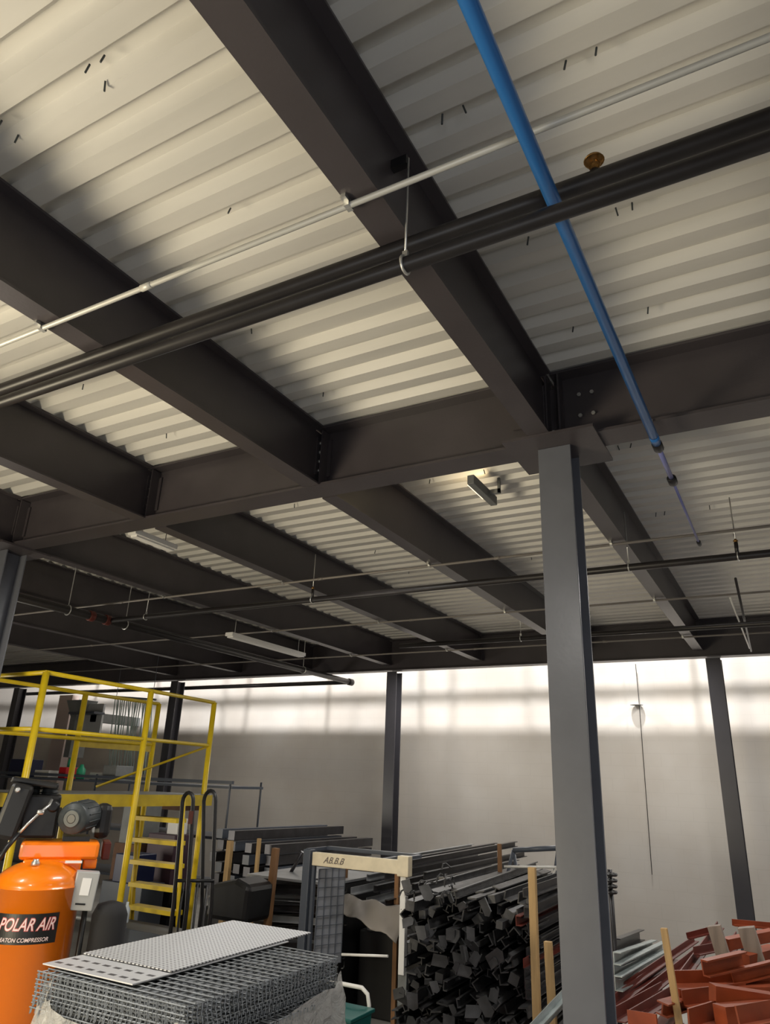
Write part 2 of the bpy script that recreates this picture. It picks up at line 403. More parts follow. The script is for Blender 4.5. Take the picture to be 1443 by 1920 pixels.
for y in (5.95, 6.2):
    MB().lathe([(.06, -.04), (.066, -.03), (.066, .03), (.06, .04)], (-7.6, y, ZP), 'Y', 14).build('red_coupling', REDD, pE)['label'] = 'dark red grooved coupling'

# blue compressed-air line
tb = thing('air_pipe', 'blue compressed air pipe running back over the sprinkler pipes and narrowing in steps', 'pipe', (-.485, 2, 4.33))
def P(y, z=4.318, x=-.481): return (x, y, z)
MB().tube([P(-2), P(4.03)], .0255, 16).build('large_tube', BLUE, tb)
MB().tube([P(4.03), P(4.62)], .0155, 12).build('medium_tube', LILAC, tb)
MB().tube([P(4.62), P(6.05)], .009, 10).build('small_tube', LILAC, tb)
for y, r in ((4.08, .030), (4.64, .030), (6.05, .017)):
    MB().lathe([(r*.7, -.06), (r, -.045), (r, .03), (r*.6, .06)], P(y), 'Y', 14).build('reducer_coupling', BLK, tb)
MB().lathe([(.027, -.07), (.027, 0)], P(4.0), 'Y', 14).build('coupling_collar', BLUE, tb)
MB().tube([P(3.92, 4.355), P(3.92, 4.42)], .006, 6).build('pipe_clip', ZINC, tb)
# thin line further back
t = pipe('air_pipe', [(-.30, 7.2, 4.30), (-.40, 11.2, 4.30)], .012, 'thin black line running back near the top right of the rear wall')
t = pipe('air_pipe', [(-.42, 8.2, 4.36), (-.42, 11.3, 4.36)], .010, 'thin white line beside the black line near the top right', m=WHT)

# luminaires
def luminaire(x, y0, y1, z, label, wdt=.10, lit=False, m=WHT):
    t = thing('light_fixture', label, 'light fixture', (x, (y0+y1)/2, z))
    MB().bb(x-wdt/2, x+wdt/2, y0, y1, z, z+.05).build('housing', m, t, .004)
    MB().bb(x-wdt*.4, x+wdt*.4, y0+.03, y1-.03, z-.018, z-.001).build('diffuser', WHT if not lit else LIT, t)
    for y in (y0+.12, y1-.12): MB().tube([(x, y, z+.05), (x, y, ZD)], .004, 6).build('hanging_rod', ZINC, t)
    return t
LIT = bpy.data.materials.new('lit_diffuser'); LIT.use_nodes = True
b = LIT.node_tree.nodes['Principled BSDF']; b.inputs['Emission Color'].default_value = (1, .8, .5, 1); b.inputs['Emission Strength'].default_value = 2
luminaire(-6.63, 7.45, 9.2, 4.20, 'long white strip light below the dark ceiling, above the pipe elbow', .13)
luminaire(-5.05, 4.22, 4.75, 4.43, 'white strip light tucked against the left beam behind the girder', .10)
t = thing('bracket_lamp', 'short grey bracket lamp under the deck left of the front column, glowing warm', 'lamp', (-2.05, 5.3, 4.75))
MB().bb(-2.09, -2.03, 5.02, 5.56, 4.72, 4.80).build('housing', GREYB, t, .004)
MB().bb(-2.03, -1.94, 5.38, 5.41, 4.76, 4.80).build('bracket', GREYB, t); MB().bb(-1.96, -1.94, 5.38, 5.41, 4.76, 4.90).build('bracket', GREYB, t)
MB().bb(-2.104, -2.091, 5.06, 5.40, 4.73, 4.785).build('diffuser', LIT, t)
l = bpy.data.lights.new('bracket_lamp_light', 'AREA'); l.shape = 'RECTANGLE'; l.size = .3; l.size_y = .05; l.energy = .7; l.color = (1, .75, .4)
o = bpy.data.objects.new('bracket_lamp_light', l); COL.objects.link(o); o.location = (-2.12, 5.23, 4.76); o.rotation_euler = Vector((-.6, 0, .6)).to_track_quat('-Z', 'X').to_euler()

# fastener tips poking through the deck
fm = MB().tube([(0, 0, .012), (0, 0, -.030)], .0042, 6).mesh('fastener_tip', MOTG)
for y in (1.10, 1.18, 1.91, 2.72, 3.53, 5.2, 6.8, 7.7):
    for x in (-.30, -.40, -.80, -.90, -1.90, -2.0, -2.42, -2.52, -3.5, -4.0):
        if random.random() < .3: continue
        o = bpy.data.objects.new('fastener_tip', fm); COL.objects.link(o); o.location = (x+random.uniform(-.02, .02), y, ZD); o.rotation_euler = (random.uniform(-.3, .3), random.uniform(-.3, .3), 0)
        tag(o, 'small fastener tip poking down through the ribbed deck', 'fastener', 'fastener tips under the deck')

# hanging cord in front of the rear wall
t = thing('wall_rope', 'thin dark cord hanging down the rear wall right of the front column', 'rope', (-2.55, 12.8, 1.0))
a, b = at(1191, 1245, 12.8), at(1222, 1640, 12.8)
MB().tube([a, at(1198, 1320, 12.8), b], .006, 6).build('strand', DARKT, t)
MB().lathe([(.01, -.01), (.11, 0), (.01, .01)], at(1193, 1322, 12.8), 'Z', 16).build('disc', GREYB, t)

# ================================================================== OBJECTS
# ---- vertical air compressor (modelled facing local -Y, then turned toward the aisle)
CX, CY, CR = -5.17, 4.02, .305
TH = math.atan2(CY, CX)-math.pi/2
comp = thing('air_compressor', 'orange vertical tank air compressor with black pump and motor on top', 'air compressor', (CX, CY, 0))
comp.rotation_euler = (0, 0, TH)
RX, RYV = Vector((math.cos(TH), math.sin(TH), 0)), Vector((-math.sin(TH), math.cos(TH), 0))
def Lc(px, py, v):
    d = rt*((px-721.5)/FPX)+dn*((py-960)/FPX)+fw; c = Vector((CX, CY, 0))
    t = (v+c.dot(RYV))/d.dot(RYV); P_ = Vector((0, 0, HC))+d*t-c
    return Vector((CX+P_.dot(RX), CY+v, P_.z))
ZS = 1.585
prof = [(CR*.55, .26), (CR*.85, .29), (CR, .36), (CR, ZS-.003), (CR+.004, ZS-.003), (CR+.004, ZS+.003), (CR*.995, ZS+.004)]
for k in range(1, 10):
    a = k*math.pi/2/9; prof.append((CR*math.cos(a)+.001, ZS+.004+.165*math.sin(a)))
MB().lathe(prof, (CX, CY, 0), 'Z', 56).build('tank', ORANGE, comp)
for k in range(3):
    a = k*2*math.pi/3+.5
    MB().box((CX+math.cos(a)*CR*.85, CY+math.sin(a)*CR*.85, .17), (.08, .08, .34), Euler((0, 0, a))).build('foot', ORANGE, comp)
a, b_ = Lc(40, 1578, .06), Lc(183, 1613, .06)
pl = MB(); pl.bb(a.x, b_.x, CY+.06, CY+.40, b_.z, a.z); pl.build('pump_platform', ORANGE, comp, .025)
c = Lc(167, 1630, .06); MB().bb(c.x-.05, c.x+.05, CY+.08, CY+.36, c.z, b_.z+.01).build('platform_lug', ORANGE, comp, .01)
c = Lc(198, 1610, .3); MB().bb(c.x-.04, c.x+.02, CY+.2, CY+.5, c.z, c.z+.13).build('side_plate', REDD, comp, .01)
MB().bb(a.x+.04, b_.x-.12, CY-.02, CY+.32, 1.62, b_.z+.01).build('saddle', ORANGE, comp, .01)
c = Lc(67, 1617, -.14)
MB().lathe([(.03, -.02), (.03, 0), (.02, .012), (.02, .022)], c, 'Z', 12).build('relief_fitting', ZINC, comp)
c = Lc(138, 1616, -.06); MB().box(c, (.12, .05, .014)).build('tank_nameplate', WHITE, comp)
def drum(p0, p1, rr, name, m, n=32):
    p0, p1 = Vector(p0), Vector(p1); k = len(rr)
    return MB().tube([p0+(p1-p0)*t for t, _ in rr], [r for _, r in rr], n).build(name, m, comp)
e = Lc(135, 1535, .04); e2 = e+Vector((.13, .30, .02))
mot = drum(e, e2, [(-.05, .06), (-.03, .066), (0, .075), (.001, .108), (.05, .118), (.9, .118), (1, .09)], 'motor', MOTG, 40)
drum(e, e2, [(-.055, .03), (-.04, .045)], 'shaft_cap', BLK)
ax = (e2-e).normalized()
for k in range(14):
    a_ = k*math.pi/7; q = Matrix.Rotation(a_, 3, ax) @ Vector((0, 0, .121)); MB().tube([e+ax*.05+q, e+ax*.27+q], .005, 5).build('cooling_fin', MOTG, mot)
MB().box((e.x+.06, e.y+.18, a.z+.01), (.2, .24, .05)).build('motor_foot', BLK, mot)
f_ = Lc(193, 1540, .26); MB().box((f_.x, f_.y+.1, f_.z), (.135, .2, .27)).build('fan_housing', BLK, comp, .05)
f_ = Lc(75, 1530, .22); MB().box((f_.x, f_.y+.1, f_.z), (.27, .26, .32)).build('pump', BLK, comp, .02)
for px in (58, 92):
    f_ = Lc(px, 1490, .22); cyl = MB().lathe([(.055, -.06), (.06, -.05), (.06, .06), (.045, .08)], (f_.x, f_.y+.1, f_.z), 'Z', 20).build('cylinder_head', MOTG, comp)
    for k in range(4): MB().lathe([(.072, -.05+k*.03), (.072, -.042+k*.03)], (f_.x, f_.y+.1, f_.z), 'Z', 20).build('cooling_ring', BLK, cyl)
f_ = Lc(66, 1468, .16); MB().box((f_.x, f_.y+.12, f_.z), (.36, .28, .045), Euler((0, .12, 0))).build('top_cover', BLK, comp, .015)
g0, g1 = Lc(40, 1480, .10), Lc(12, 1565, .10)
gb = MB(); gb.prism([(-.085, -.05), (.085, -.05), (.085, .05), (-.085, .05)], g1+Vector((-.02, 0, -.03)), g0+Vector((.01, 0, .04))); gb.build('belt_guard', BLK, comp, .03)
c = Lc(33, 1481, .02); MB().lathe([(.012, -.01), (.022, 0), (.012, .01)], c, 'Y', 12).build('guard_bolt', ZINC, comp)
f_ = Lc(100, 1512, .10); MB().lathe([(.03, -.02), (.045, 0), (.045, .06), (.03, .07)], (f_.x, f_.y, f_.z), 'Y', 18).build('air_filter', BLK, comp)
tp = [Lc(33, 1565, -.02), Lc(52, 1545, -.02), Lc(76, 1523, -.02), Lc(92, 1510, .04), Lc(97, 1500, .10)]
MB().tube(tp, [.011, .011, .011, .011, .011], 10).build('discharge_tube', ZINC, comp)
MB().lathe([(.014, -.025), (.019, -.015), (.019, .015), (.014, .025)], tp[2], 'X', 10).build('compression_nut', ZINC, comp)
MB().tube([Lc(35, 1563, -.02), Lc(12, 1590, -.06), Lc(-15, 1630, -.08)], .018, 10).build('hose', BLK, comp)
# grey switch box on a bracket
bx0 = Lc(158, 1669, -.12)
swb = MB().box(bx0, (.165, .11, .26), Euler((0, .07, 0))).build('switch_box', BOXG, comp, .008)
def on_box(dx, dz, sx, sz, nm, m):
    o = MB().box(bx0+Vector((dx+dz*.07, -.0575, dz)), (sx, .004, sz), Euler((0, .07, 0))).build(nm, m); o.parent = swb; return o
on_box(.0, .03, .065, .115, 'box_label', WHITE); on_box(-.01, -.085, .07, .012, 'box_marking', BLK)
MB().box((bx0.x-.10, CY-.09, bx0.z+.02), (.14, .04, .05)).build('box_bracket', ORANGE, comp)
MB().tube([(bx0.x+.03, CY-.10, bx0.z-.12), (bx0.x+.03, CY-.10, 1.0), (bx0.x, CY, .3)], .02, 8).build('electrical_cable', BLK, comp)
# label with lettering wrapped round the shell
def wrapped_plate(a0, a1, z0, z1, r, name, m, n=24):
    b = MB()
    ring = []
    for k in range(n+1):
        a = a0+(a1-a0)*k/n
        ring.append((b.bm.verts.new((CX+r*math.cos(a), CY+r*math.sin(a), z0)), b.bm.verts.new((CX+r*math.cos(a), CY+r*math.sin(a), z1))))
    for A, B in zip(ring, ring[1:]): b.bm.faces.new((A[0], B[0], B[1], A[1]))
    return b.build(name, m, comp)
LW = .44
AC = -math.pi/2-.10
dec = wrapped_plate(AC-LW/2/CR, AC+LW/2/CR, 1.245, 1.435, CR+.0015, 'decal', BLK)
DECT = mat('decal_letters', (.85, .68, .68), .4); DECO = mat('decal_letter_edge', (.60, .10, .10), .4)
def wrap_text(s, size, zc, m, rr, bold=0, shear=.35, name='lettering', sx=1):
    cu = bpy.data.curves.new('t', 'FONT'); cu.body = s; cu.size = size; cu.align_x = 'CENTER'; cu.align_y = 'CENTER'; cu.shear = shear; cu.offset = bold
    to = bpy.data.objects.new('t', cu); COL.objects.link(to); bpy.context.view_layer.update()
    me = bpy.data.meshes.new_from_object(to.evaluated_get(bpy.context.evaluated_depsgraph_get())); bpy.data.objects.remove(to)
    for v in me.vertices:
        a = AC+v.co.x*sx/rr; z = zc+v.co.y
        v.co = Vector((CX+rr*math.cos(a), CY+rr*math.sin(a), z))
    me.materials.clear(); me.materials.append(m)
    o = bpy.data.objects.new(name, me); COL.objects.link(o); o.parent = dec
    return o
wrap_text('POLAR AIR', .110, 1.365, DECO, CR+.0028, .005, name='lettering_edge', sx=.72)
wrap_text('POLAR AIR', .110, 1.365, DECT, CR+.0040, .0005, sx=.72)
wrap_text('EATON COMPRESSOR', .036, 1.272, DECT, CR+.0040, .0005, .2, 'small_lettering', sx=.92)
# black drain drum behind the tank
CAN = mat('matt_black', (.012, .012, .014), .8)
dr = thing('filter_canister', 'tall black canister standing behind the orange tank beside yellow post', 'canister', (-4.80, 4.35, 0))
MB().lathe([(.11, 0), (.13, .02), (.13, 1.38), (.10, 1.45), (.03, 1.47)], (-4.80, 4.42, 0), 'Z', 24).build('shell', CAN, dr)
MB().lathe([(.132, .9), (.138, .91), (.138, .95), (.132, .96)], (-4.80, 4.42, 0), 'Z', 24).build('strap', MOTG, dr)

# ---- yellow work platform
K = 1.1
X1, X0 = -5.93*K, -6.85*K
ya, yb, yc = 4.11*K+.02, 5.47*K, 6.57*K
ZT, ZM, ZK = HC+.80*K, HC+.32*K, HC-.235
wp = thing('work_platform', 'yellow tubular steel work platform with guard rails and step ladder', 'work platform', ((X0+X1)/2, yb, 0))
X1a = -5.74*K
P1, P2, P3 = (-5.74*K, 4.11*K), (-6.02*K, 5.47*K), (-5.96*K, 6.57*K)
def vpost(x, y, z0, z1, r=.033):
    MB().tube([(x, y, z0), (x, y, z1)], r, 12).build('post', YEL, wp)
RP = [(-6.31, 4.55), (-6.40, 6.0), (-6.52, 7.2)]
LP = [(-7.42, 4.6), (-7.50, 6.0), (-7.50, 7.2)]
for (x, y) in RP: vpost(x, y, 0.0, ZT)
for (x, y) in LP: vpost(x, y, 0.0, ZT)
for line in (RP, LP):
    for z in (ZT, ZM):
        MB().tube([(x, y, z) for x, y in line], .022, 10).build('rail', YEL, wp)
for z in (ZT, ZM):
    MB().tube([(RP[0][0], RP[0][1], z), (LP[0][0], LP[0][1], z)], .022, 10).build('rail', YEL, wp)
MB().tube([(LP[0][0], LP[0][1], ZM), (LP[2][0], LP[2][1], ZM)], .022, 8).build('rail', YEL, wp)
MB().box((-6.95, 6.0, ZK+.0), (1.02, 2.6, .03)).build('deck', GREYB, wp)
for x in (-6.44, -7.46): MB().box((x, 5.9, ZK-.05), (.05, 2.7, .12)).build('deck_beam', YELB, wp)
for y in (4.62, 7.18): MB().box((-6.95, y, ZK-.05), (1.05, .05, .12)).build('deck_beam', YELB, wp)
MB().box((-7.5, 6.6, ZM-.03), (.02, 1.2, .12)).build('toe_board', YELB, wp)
MB().tube([(-6.52, 7.15, ZM-.02), (-7.4, 6.3, ZK+.06)], .014, 8).build('diagonal_brace', YEL, wp)
MB().tube([(-7.42, 4.6, ZM), (-7.46, 3.6, ZM-.55)], .016, 8).build('diagonal_brace', YEL, wp)
# ladder under the far end
def stepm(z, y):
    MB().box((-6.62, y, z), (.70, .16, .045)).build('step', YEL, wp)
for i in range(8): stepm(.26+i*.235, 6.82-.03*i)
for x in (-6.98, -6.27):
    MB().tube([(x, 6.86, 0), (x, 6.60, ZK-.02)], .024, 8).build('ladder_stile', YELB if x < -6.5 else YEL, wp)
MB().tube([(-6.45, 6.02, .93), (-7.3, 6.02, .93)], .02, 8).build('lower_brace', GREYB, wp)
MB().box((-6.41, 6.0, 1.05), (.07, .07, .035)).build('clamp', BLK, wp)

# ---- black hoop-handled cart
ct = thing('panel_cart', 'black cart with tall hooped tube handles at the right of the yellow steps', 'cart', (-5.4, 6.0, 0))
def hoop(pxl, pxr, ptop, pbl, pbr, Y, r=.02):
    a = at(pbl[0], pbl[1], Y); b = at(pbr[0], pbr[1], Y); tl = at(pxl, ptop+22, Y); tr = at(pxr, ptop+22, Y)
    mid = (tl+tr)/2; h = (tr-tl).length/2
    pts = [Vector((a.x, a.y, .12)), a, tl]+[mid+Vector((-h*math.cos(t), 0, h*1.25*math.sin(t))) for t in [i*math.pi/8 for i in range(1, 8)]]+[tr, b, Vector((b.x, b.y, .12))]
    MB().tube(pts, r, 10).build('hoop_handle', BLK, ct)
hoop(342, 362, 1482, (325, 1700), (350, 1700), 5.9)
hoop(382, 404, 1480, (378, 1700), (396, 1700), 6.15)
for z in (1.42, .9, .45):
    MB().tube([at(325, 1700, 5.9).xy.to_3d()+Vector((0, 0, z)), at(396, 1700, 6.15).xy.to_3d()+Vector((0, 0, z))], .016, 8).build('cross_bar', BLK, ct)
ctx = [at(q, 1700, 6.0).x for q in (338, 352, 366, 384)]
for x in ctx: MB().tube([(x, 6.0, .12), (x, 6.0, 1.40)], .012, 8).build('upright_bar', BLK, ct)
MB().box((-5.42, 6.25, .13), (.75, 1.0, .05)).build('base_plate', BLK, ct)
for sx in (-.3, .3):
    for sy in (5.85, 6.65): MB().lathe([(.03, -.02), (.055, -.018), (.055, .018), (.03, .02)], (-5.42+sx, sy, .056), 'X', 16).build('wheel', BLK, ct)
MB().box((-5.44, 5.86, 2.00), (.05, .012, .12)).build('warning_tag', REDD, ct)['label'] = 'dark red tag'

# ---- cream upright frame with mesh side panel
FY = 6.8
fr = thing('panel_rack', 'cream headed upright rack frame with dark mesh side, left of the scrap pile', 'rack', (-4.0, FY, 0))
MB().bb(-4.56, -3.56, FY-.03, FY+.03, 1.575, 1.70).build('header_beam', CREAM, fr, .006)
MB().bb(-3.56, -3.44, FY-.045, FY+.045, 1.56, 1.74).build('corner_block', CREAM, fr, .006)
MB().bb(-3.53, -3.47, FY-.03, FY+.03, .75, 1.56).build('white_post', WHT, fr, .005)
MB().bb(-3.545, -3.455, FY+.0, FY+.06, .05, .78).build('lower_post', GREYB, fr, .005)
MB().bb(-4.66, -4.575, FY-.05, FY+.05, .05, 1.72).build('dark_post', SHELFM, fr, .005)
MB().bb(-4.56, -4.53, FY-.02, FY+.02, .7, 1.575).build('inner_post', SHELFM, fr)
MB().bb(-4.60, -3.5, FY+.30, FY+.36, 1.70, 1.735).build('rear_top_bar', SHELFM, fr)
for x in (-4.62, -3.5): MB().bb(x-.02, x+.02, FY-.03, FY+.33, 1.70, 1.73).build('top_tie', SHELFM, fr)
# mesh leaf, angled back
leaf = MB(); u = Vector((.13, .30, 0)); o0 = Vector((-4.515, FY+.04, .68))
leaf.box(o0+u*.5+Vector((0, 0, .43)), (.327, .006, .86), Euler((0, 0, math.atan2(.30, .13))))
leaf.build('mesh_leaf', mat('leaf_sheet', (.21, .22, .25), .5), fr)
lw = MB()
for k in range(5): lw.tube([o0+u*(k/4)+Vector((.010, -.004, 0)), o0+u*(k/4)+Vector((.010, -.004, .86))], .004, 5)
for k in range(11): lw.tube([o0+Vector((.012, -.005, k*.086)), o0+u+Vector((.012, -.005, k*.086))], .0035, 5)
lw.build('mesh_wires', SHELFM, fr)
# U-shaped white tube at the foot
tz = .70
MB().tube([(-4.75, FY-.35, tz-.03), (-4.05, FY-.35, tz-.02), (-3.72, FY-.35, tz-.02), (-3.66, FY-.35, tz-.06), (-3.64, FY-.35, tz-.14), (-3.64, FY-.35, .05)], .018, 10).build('push_handle', WHT, fr)
MB().tube([(-4.1, FY-.1, tz+.15), (-3.6, FY-.1, tz+.20)], .012, 8).build('cross_tube', WHT, fr)
# marks on the header
cu = bpy.data.curves.new('t', 'FONT'); cu.body = 'AB.B.B'; cu.size = .085; cu.shear = .5; cu.extrude = .001
to = bpy.data.objects.new('t', cu); COL.objects.link(to); bpy.context.view_layer.update()
me = bpy.data.meshes.new_from_object(to.evaluated_get(bpy.context.evaluated_depsgraph_get())); bpy.data.objects.remove(to)
me.materials.clear(); me.materials.append(mat('marker_ink', (.12, .10, .09), .6))
ho = bpy.data.objects.new('handwritten_marks', me); COL.objects.link(ho); ho.parent = fr; ho.matrix_parent_inverse = Matrix.Translation(-fr.location)
ho.location = (-4.42, FY-.033, 1.61); ho.rotation_euler = (math.pi/2, 0, 0)
# things under it
tb_ = thing('storage_bin', 'teal plastic bin on the floor under the cream rack', 'bin', (-3.85, 6.3, 0))
MB().prism([(-.22, 0), (.22, 0), (.26, .52), (-.26, .52)], (-3.85, 6.05, 0.0), (-3.85, 6.42, 0.0)).build('body', TEAL, tb_, .01)
MB().bb(-4.13, -3.57, 6.03, 6.44, .52, .55).build('rim', TEAL, tb_, .008)
tag(MB().prism([(-.14, 0), (.14, 0), (.17, .30), (-.17, .30)], (-2.72, 5.65, 0.34), (-2.72, 5.95, .34)).build('bucket', REDO, None, .02), 'small red tub at the foot of the black scrap pile', 'tub')
tag(MB().bb(-2.95, -2.45, 5.6, 6.0, 0, .34).build('crate', BLK, None, .02), 'black crate under the red tub at the foot of the scrap pile', 'crate')

# ---- stack of wire mesh decking on a pallet
SX0, SX1, SY0, SY1 = -3.76, -2.70, 3.03, 4.35
ZT_ = 1.385
def mesh_panel():
    b = MB(); wd, ln = SX1-SX0, SY1-SY0
    nx, ny = 18, 20
    for i in range(nx+1):
        x = SX0+wd*i/nx
        b.tube([(x, SY0, -.006), (x, SY0+.004, .0), (x, SY1, 0)], .0040, 4)
        b.tube([(x, SY0, -.022), (x, SY0, 0)], .0040, 4)
    for j in range(ny+1):
        y = SY0+ln*j/ny
        b.tube([(SX0-.01, y, .006), (SX1+.01, y, .006)], .0040, 4)
        if j % 4 == 2: b.box(((SX0+SX1)/2, y, -.008), (wd, .03, .006))
    for j in range(0, ny*2):
        y = SY0+ln*(j+.5)/(ny*2)
        b.tube([(SX1+.01, y, .006), (SX1+.012, y, -.016)], .003, 4)
    for i in range(0, nx*2):
        x = SX0+wd*(i+.5)/(nx*2)
        b.tube([(x, SY0-.004, .006), (x, SY0-.006, -.014)], .003, 4)
    b.bm.transform(Matrix.Translation(-Vector(((SX0+SX1)/2, (SY0+SY1)/2, 0))))
    return b.mesh('wire_mesh_deck', WIREM)
mpm = mesh_panel()
for k in range(36):
    o = bpy.data.objects.new('wire_mesh_deck', mpm); COL.objects.link(o)
    up = k >= 26
    o.location = ((SX0+SX1)/2+random.uniform(-.012, .012)+(0 if up else .05), (SY0+SY1)/2+random.uniform(-.012, .012), ZT_-.012-(35-k)*.018)
    o.rotation_euler = (0, 0, random.uniform(-.008, .008))
    if up: tag(o, 'galvanised wire mesh deck in the upper stack under the perforated sheets', 'wire deck', 'wire mesh decks in the upper stack')
    else: tag(o, 'galvanised wire mesh deck in the film-wrapped lower stack', 'wire deck', 'wire mesh decks in the lower stack')
zb0 = ZT_-.012-35*.018-.03
pt = thing('pallet', 'wooden pallet carrying the stack of wire mesh decks', 'pallet', (-3.2, 3.7, 0))
for k in range(6): MB().bb(SX0-.02, SX1+.12, SY0+k*.245, SY0+k*.245+.1, zb0-.02, zb0).build('top_board', WOOD, pt)
for x in (SX0, (SX0+SX1)/2+.04, SX1+.05): MB().bb(x, x+.05, SY0, SY1, zb0-.12, zb0-.02).build('runner', WOOD, pt)
MB().bb(SX0, SX1+.1, SY0, SY1, 0, zb0-.12).build('support_stack', CARD, pt)
# stretch film skirt
fb = MB(); N = 96; rows = 14; rings = []
zf0, zf1 = .52, 1.27
for j in range(rows+1):
    t_ = j/rows; ring = []
    for i in range(N):
        a = 2*math.pi*i/N
        c_, s_ = math.cos(a), math.sin(a)
        ex = .585; ey = .73
        pw = .28
        x = (SX0+SX1)/2+.03+math.copysign(abs(c_)**pw, c_)*ex; y = (SY0+SY1)/2+math.copysign(abs(s_)**pw, s_)*ey
        wv = .020*math.sin(a*9+t_*5)+.012*math.sin(a*23-t_*9)+.010*math.sin(a*31+t_*17)
        right = max(0, c_)
        zz = zf0+(zf1+.06*math.sin(a*5)+.03*math.sin(a*17)+.02*(s_ < -.3)+.16*max(0, c_)*max(0, s_)-.09*max(0, c_)-zf0)*t_
        lean = -.05*t_**3 if right < .4 else .05*math.sin(t_*math.pi)
        ring.append(fb.bm.verts.new((x+c_*(wv+lean), y+s_*(wv+lean*.6), zz)))
    rings.append(ring)
for A, B in zip(rings, rings[1:]):
    for i in range(N):
        f = fb.bm.faces.new((A[i], A[(i+1) % N], B[(i+1) % N], B[i])); f.smooth = True
tag(fb.build('stretch_film', FILM), 'crumpled translucent stretch film around the lower wire deck stack', 'stretch film')
# sheets on top
s1 = tag(MB().box((0, 0, 0), (.70, 1.34, .006)).build('perforated_sheet', SLOT), 'slotted light grey metal sheet lying directly on the wire mesh decks', 'metal sheet')
s1.location = (-3.49, 3.78, ZT_+.006)
s2 = tag(MB().box((0, 0, 0), (.70, 1.36, .006)).build('perforated_sheet', PERF), 'finely perforated light grey metal sheet, topmost on the stack', 'metal sheet')
s2.location = (-3.50, 4.06, ZT_+.016); s2.rotation_euler = (.0, 0, .012)

# ---- piles of bars
def bar(name, prof, p0, p1, roll, m, label, cat, group=None):
    p0, p1 = Vector(p0), Vector(p1); c = (p0+p1)/2
    b = MB(); b.prism(prof, p0-c, p1-c, roll)
    o = bpy.data.objects.new(name, b.mesh(name, m)); COL.objects.link(o); o.location = c
    return tag(o, label, cat, group)
def kinds(s): 
    t = .010
    return random.choice([Lprof(s, t), Cprof(s*.5, s, t), [(-s/2, -s/2), (s/2, -s/2), (s/2, s/2), (-s/2, s/2)], [(0, 0), (s*1.25, 0), (s*1.25, .014), (0, .014)], Iprof(s, s, t, t)])
# black scrap pile left of the front column: cut ends face the camera
row = 0; z = .06
lab = 'dark grey steel offcut bar with cut end facing out of the scrap pile'
while z < 1.52:
    wd0 = -3.50+max(0, z-1.25)*.9; wd1 = -2.28-max(0, z-1.3)*.2
    x = wd0+random.uniform(0, .04)
    while x < wd1:
        s = random.uniform(.060, .095)
        yj = 6.78+random.uniform(-.20, .22)+z*.06
        L = random.uniform(1.6, 2.6)
        sl = random.uniform(-.01, .01); up = random.uniform(.015, .025)
        bar('steel_offcut', kinds(s), (x+random.uniform(-.02, .02), yj, z+random.uniform(-.02, .02)), (x+sl*L, yj+L, z+up*L), random.uniform(0, 6.28) if random.random() < .6 else random.uniform(-.3, .3), DARKS,
            lab, 'steel bar', 'dark steel offcuts in the scrap pile')
        x += s*1.12+.008
    z += .092; row += 1
# loose plates and clips lying on the face of the pile
for k in range(46):
    x = random.uniform(-3.45, -2.35); z = random.uniform(.35, 1.50); y = 6.62+z*.05+random.uniform(-.06, .08)
    sz = random.uniform(.08, .18)
    b = MB(); b.prism([(-sz/2, -sz*.25), (sz*.3, -sz*.3), (sz/2, 0), (sz*.4, sz*.3), (-sz*.35, sz*.35)], (0, -.006, 0), (0, .006, 0))
    if k % 2: b.box((0, .03, -sz*.3), (sz, .06, .012))
    o = b.build('steel_clip', DARKS); o.location = (x, y, z); o.rotation_euler = (random.uniform(-.5, .5), random.uniform(-1.5, 1.5), random.uniform(-.5, .5))
    tag(o, 'small dark steel clip plate lodged in the face of the scrap pile', 'steel clip', 'dark steel clips on the scrap pile')
for k in range(16):
    x = random.uniform(-3.5, -3.0); z = random.uniform(1.45, 1.66) if x > -3.3 else random.uniform(1.3, 1.48)
    b = MB(); b.tube([(0, 0, 0), (.03, 0, .04), (.07, .01, .03), (.10, 0, -.02)], .008, 6)
    o = b.build('curled_offcut', DARKS); o.location = (x, 6.8+random.uniform(-.1, .1), z); o.rotation_euler = (0, random.uniform(-1, 1), random.uniform(0, 6))
    tag(o, 'small curled dark steel offcut on the top left of the scrap pile', 'offcut', 'curled offcuts on the pile')
# long dark bars right of the pile running back
for k in range(16):
    z = .50+k*.066; x = -2.20+random.uniform(-.05, .05)+.02*(k % 2)
    bar('long_steel_bar', random.choice([Lprof(.07, .008), Cprof(.05, .08, .008)]), (x-.12, 6.7+random.uniform(-.05, .3), z), (x+.04, 8.75, z+.10+random.uniform(-.05, .05)), 0, DARKT if k % 5 != 2 else REDD,
        'long dark steel bar running back behind the pine stakes' if k % 5 != 2 else 'long dark red bar among the black bars behind the pine stakes', 'steel bar', 'long bars behind the stakes' if k % 5 != 2 else 'dark red bars behind the stakes')
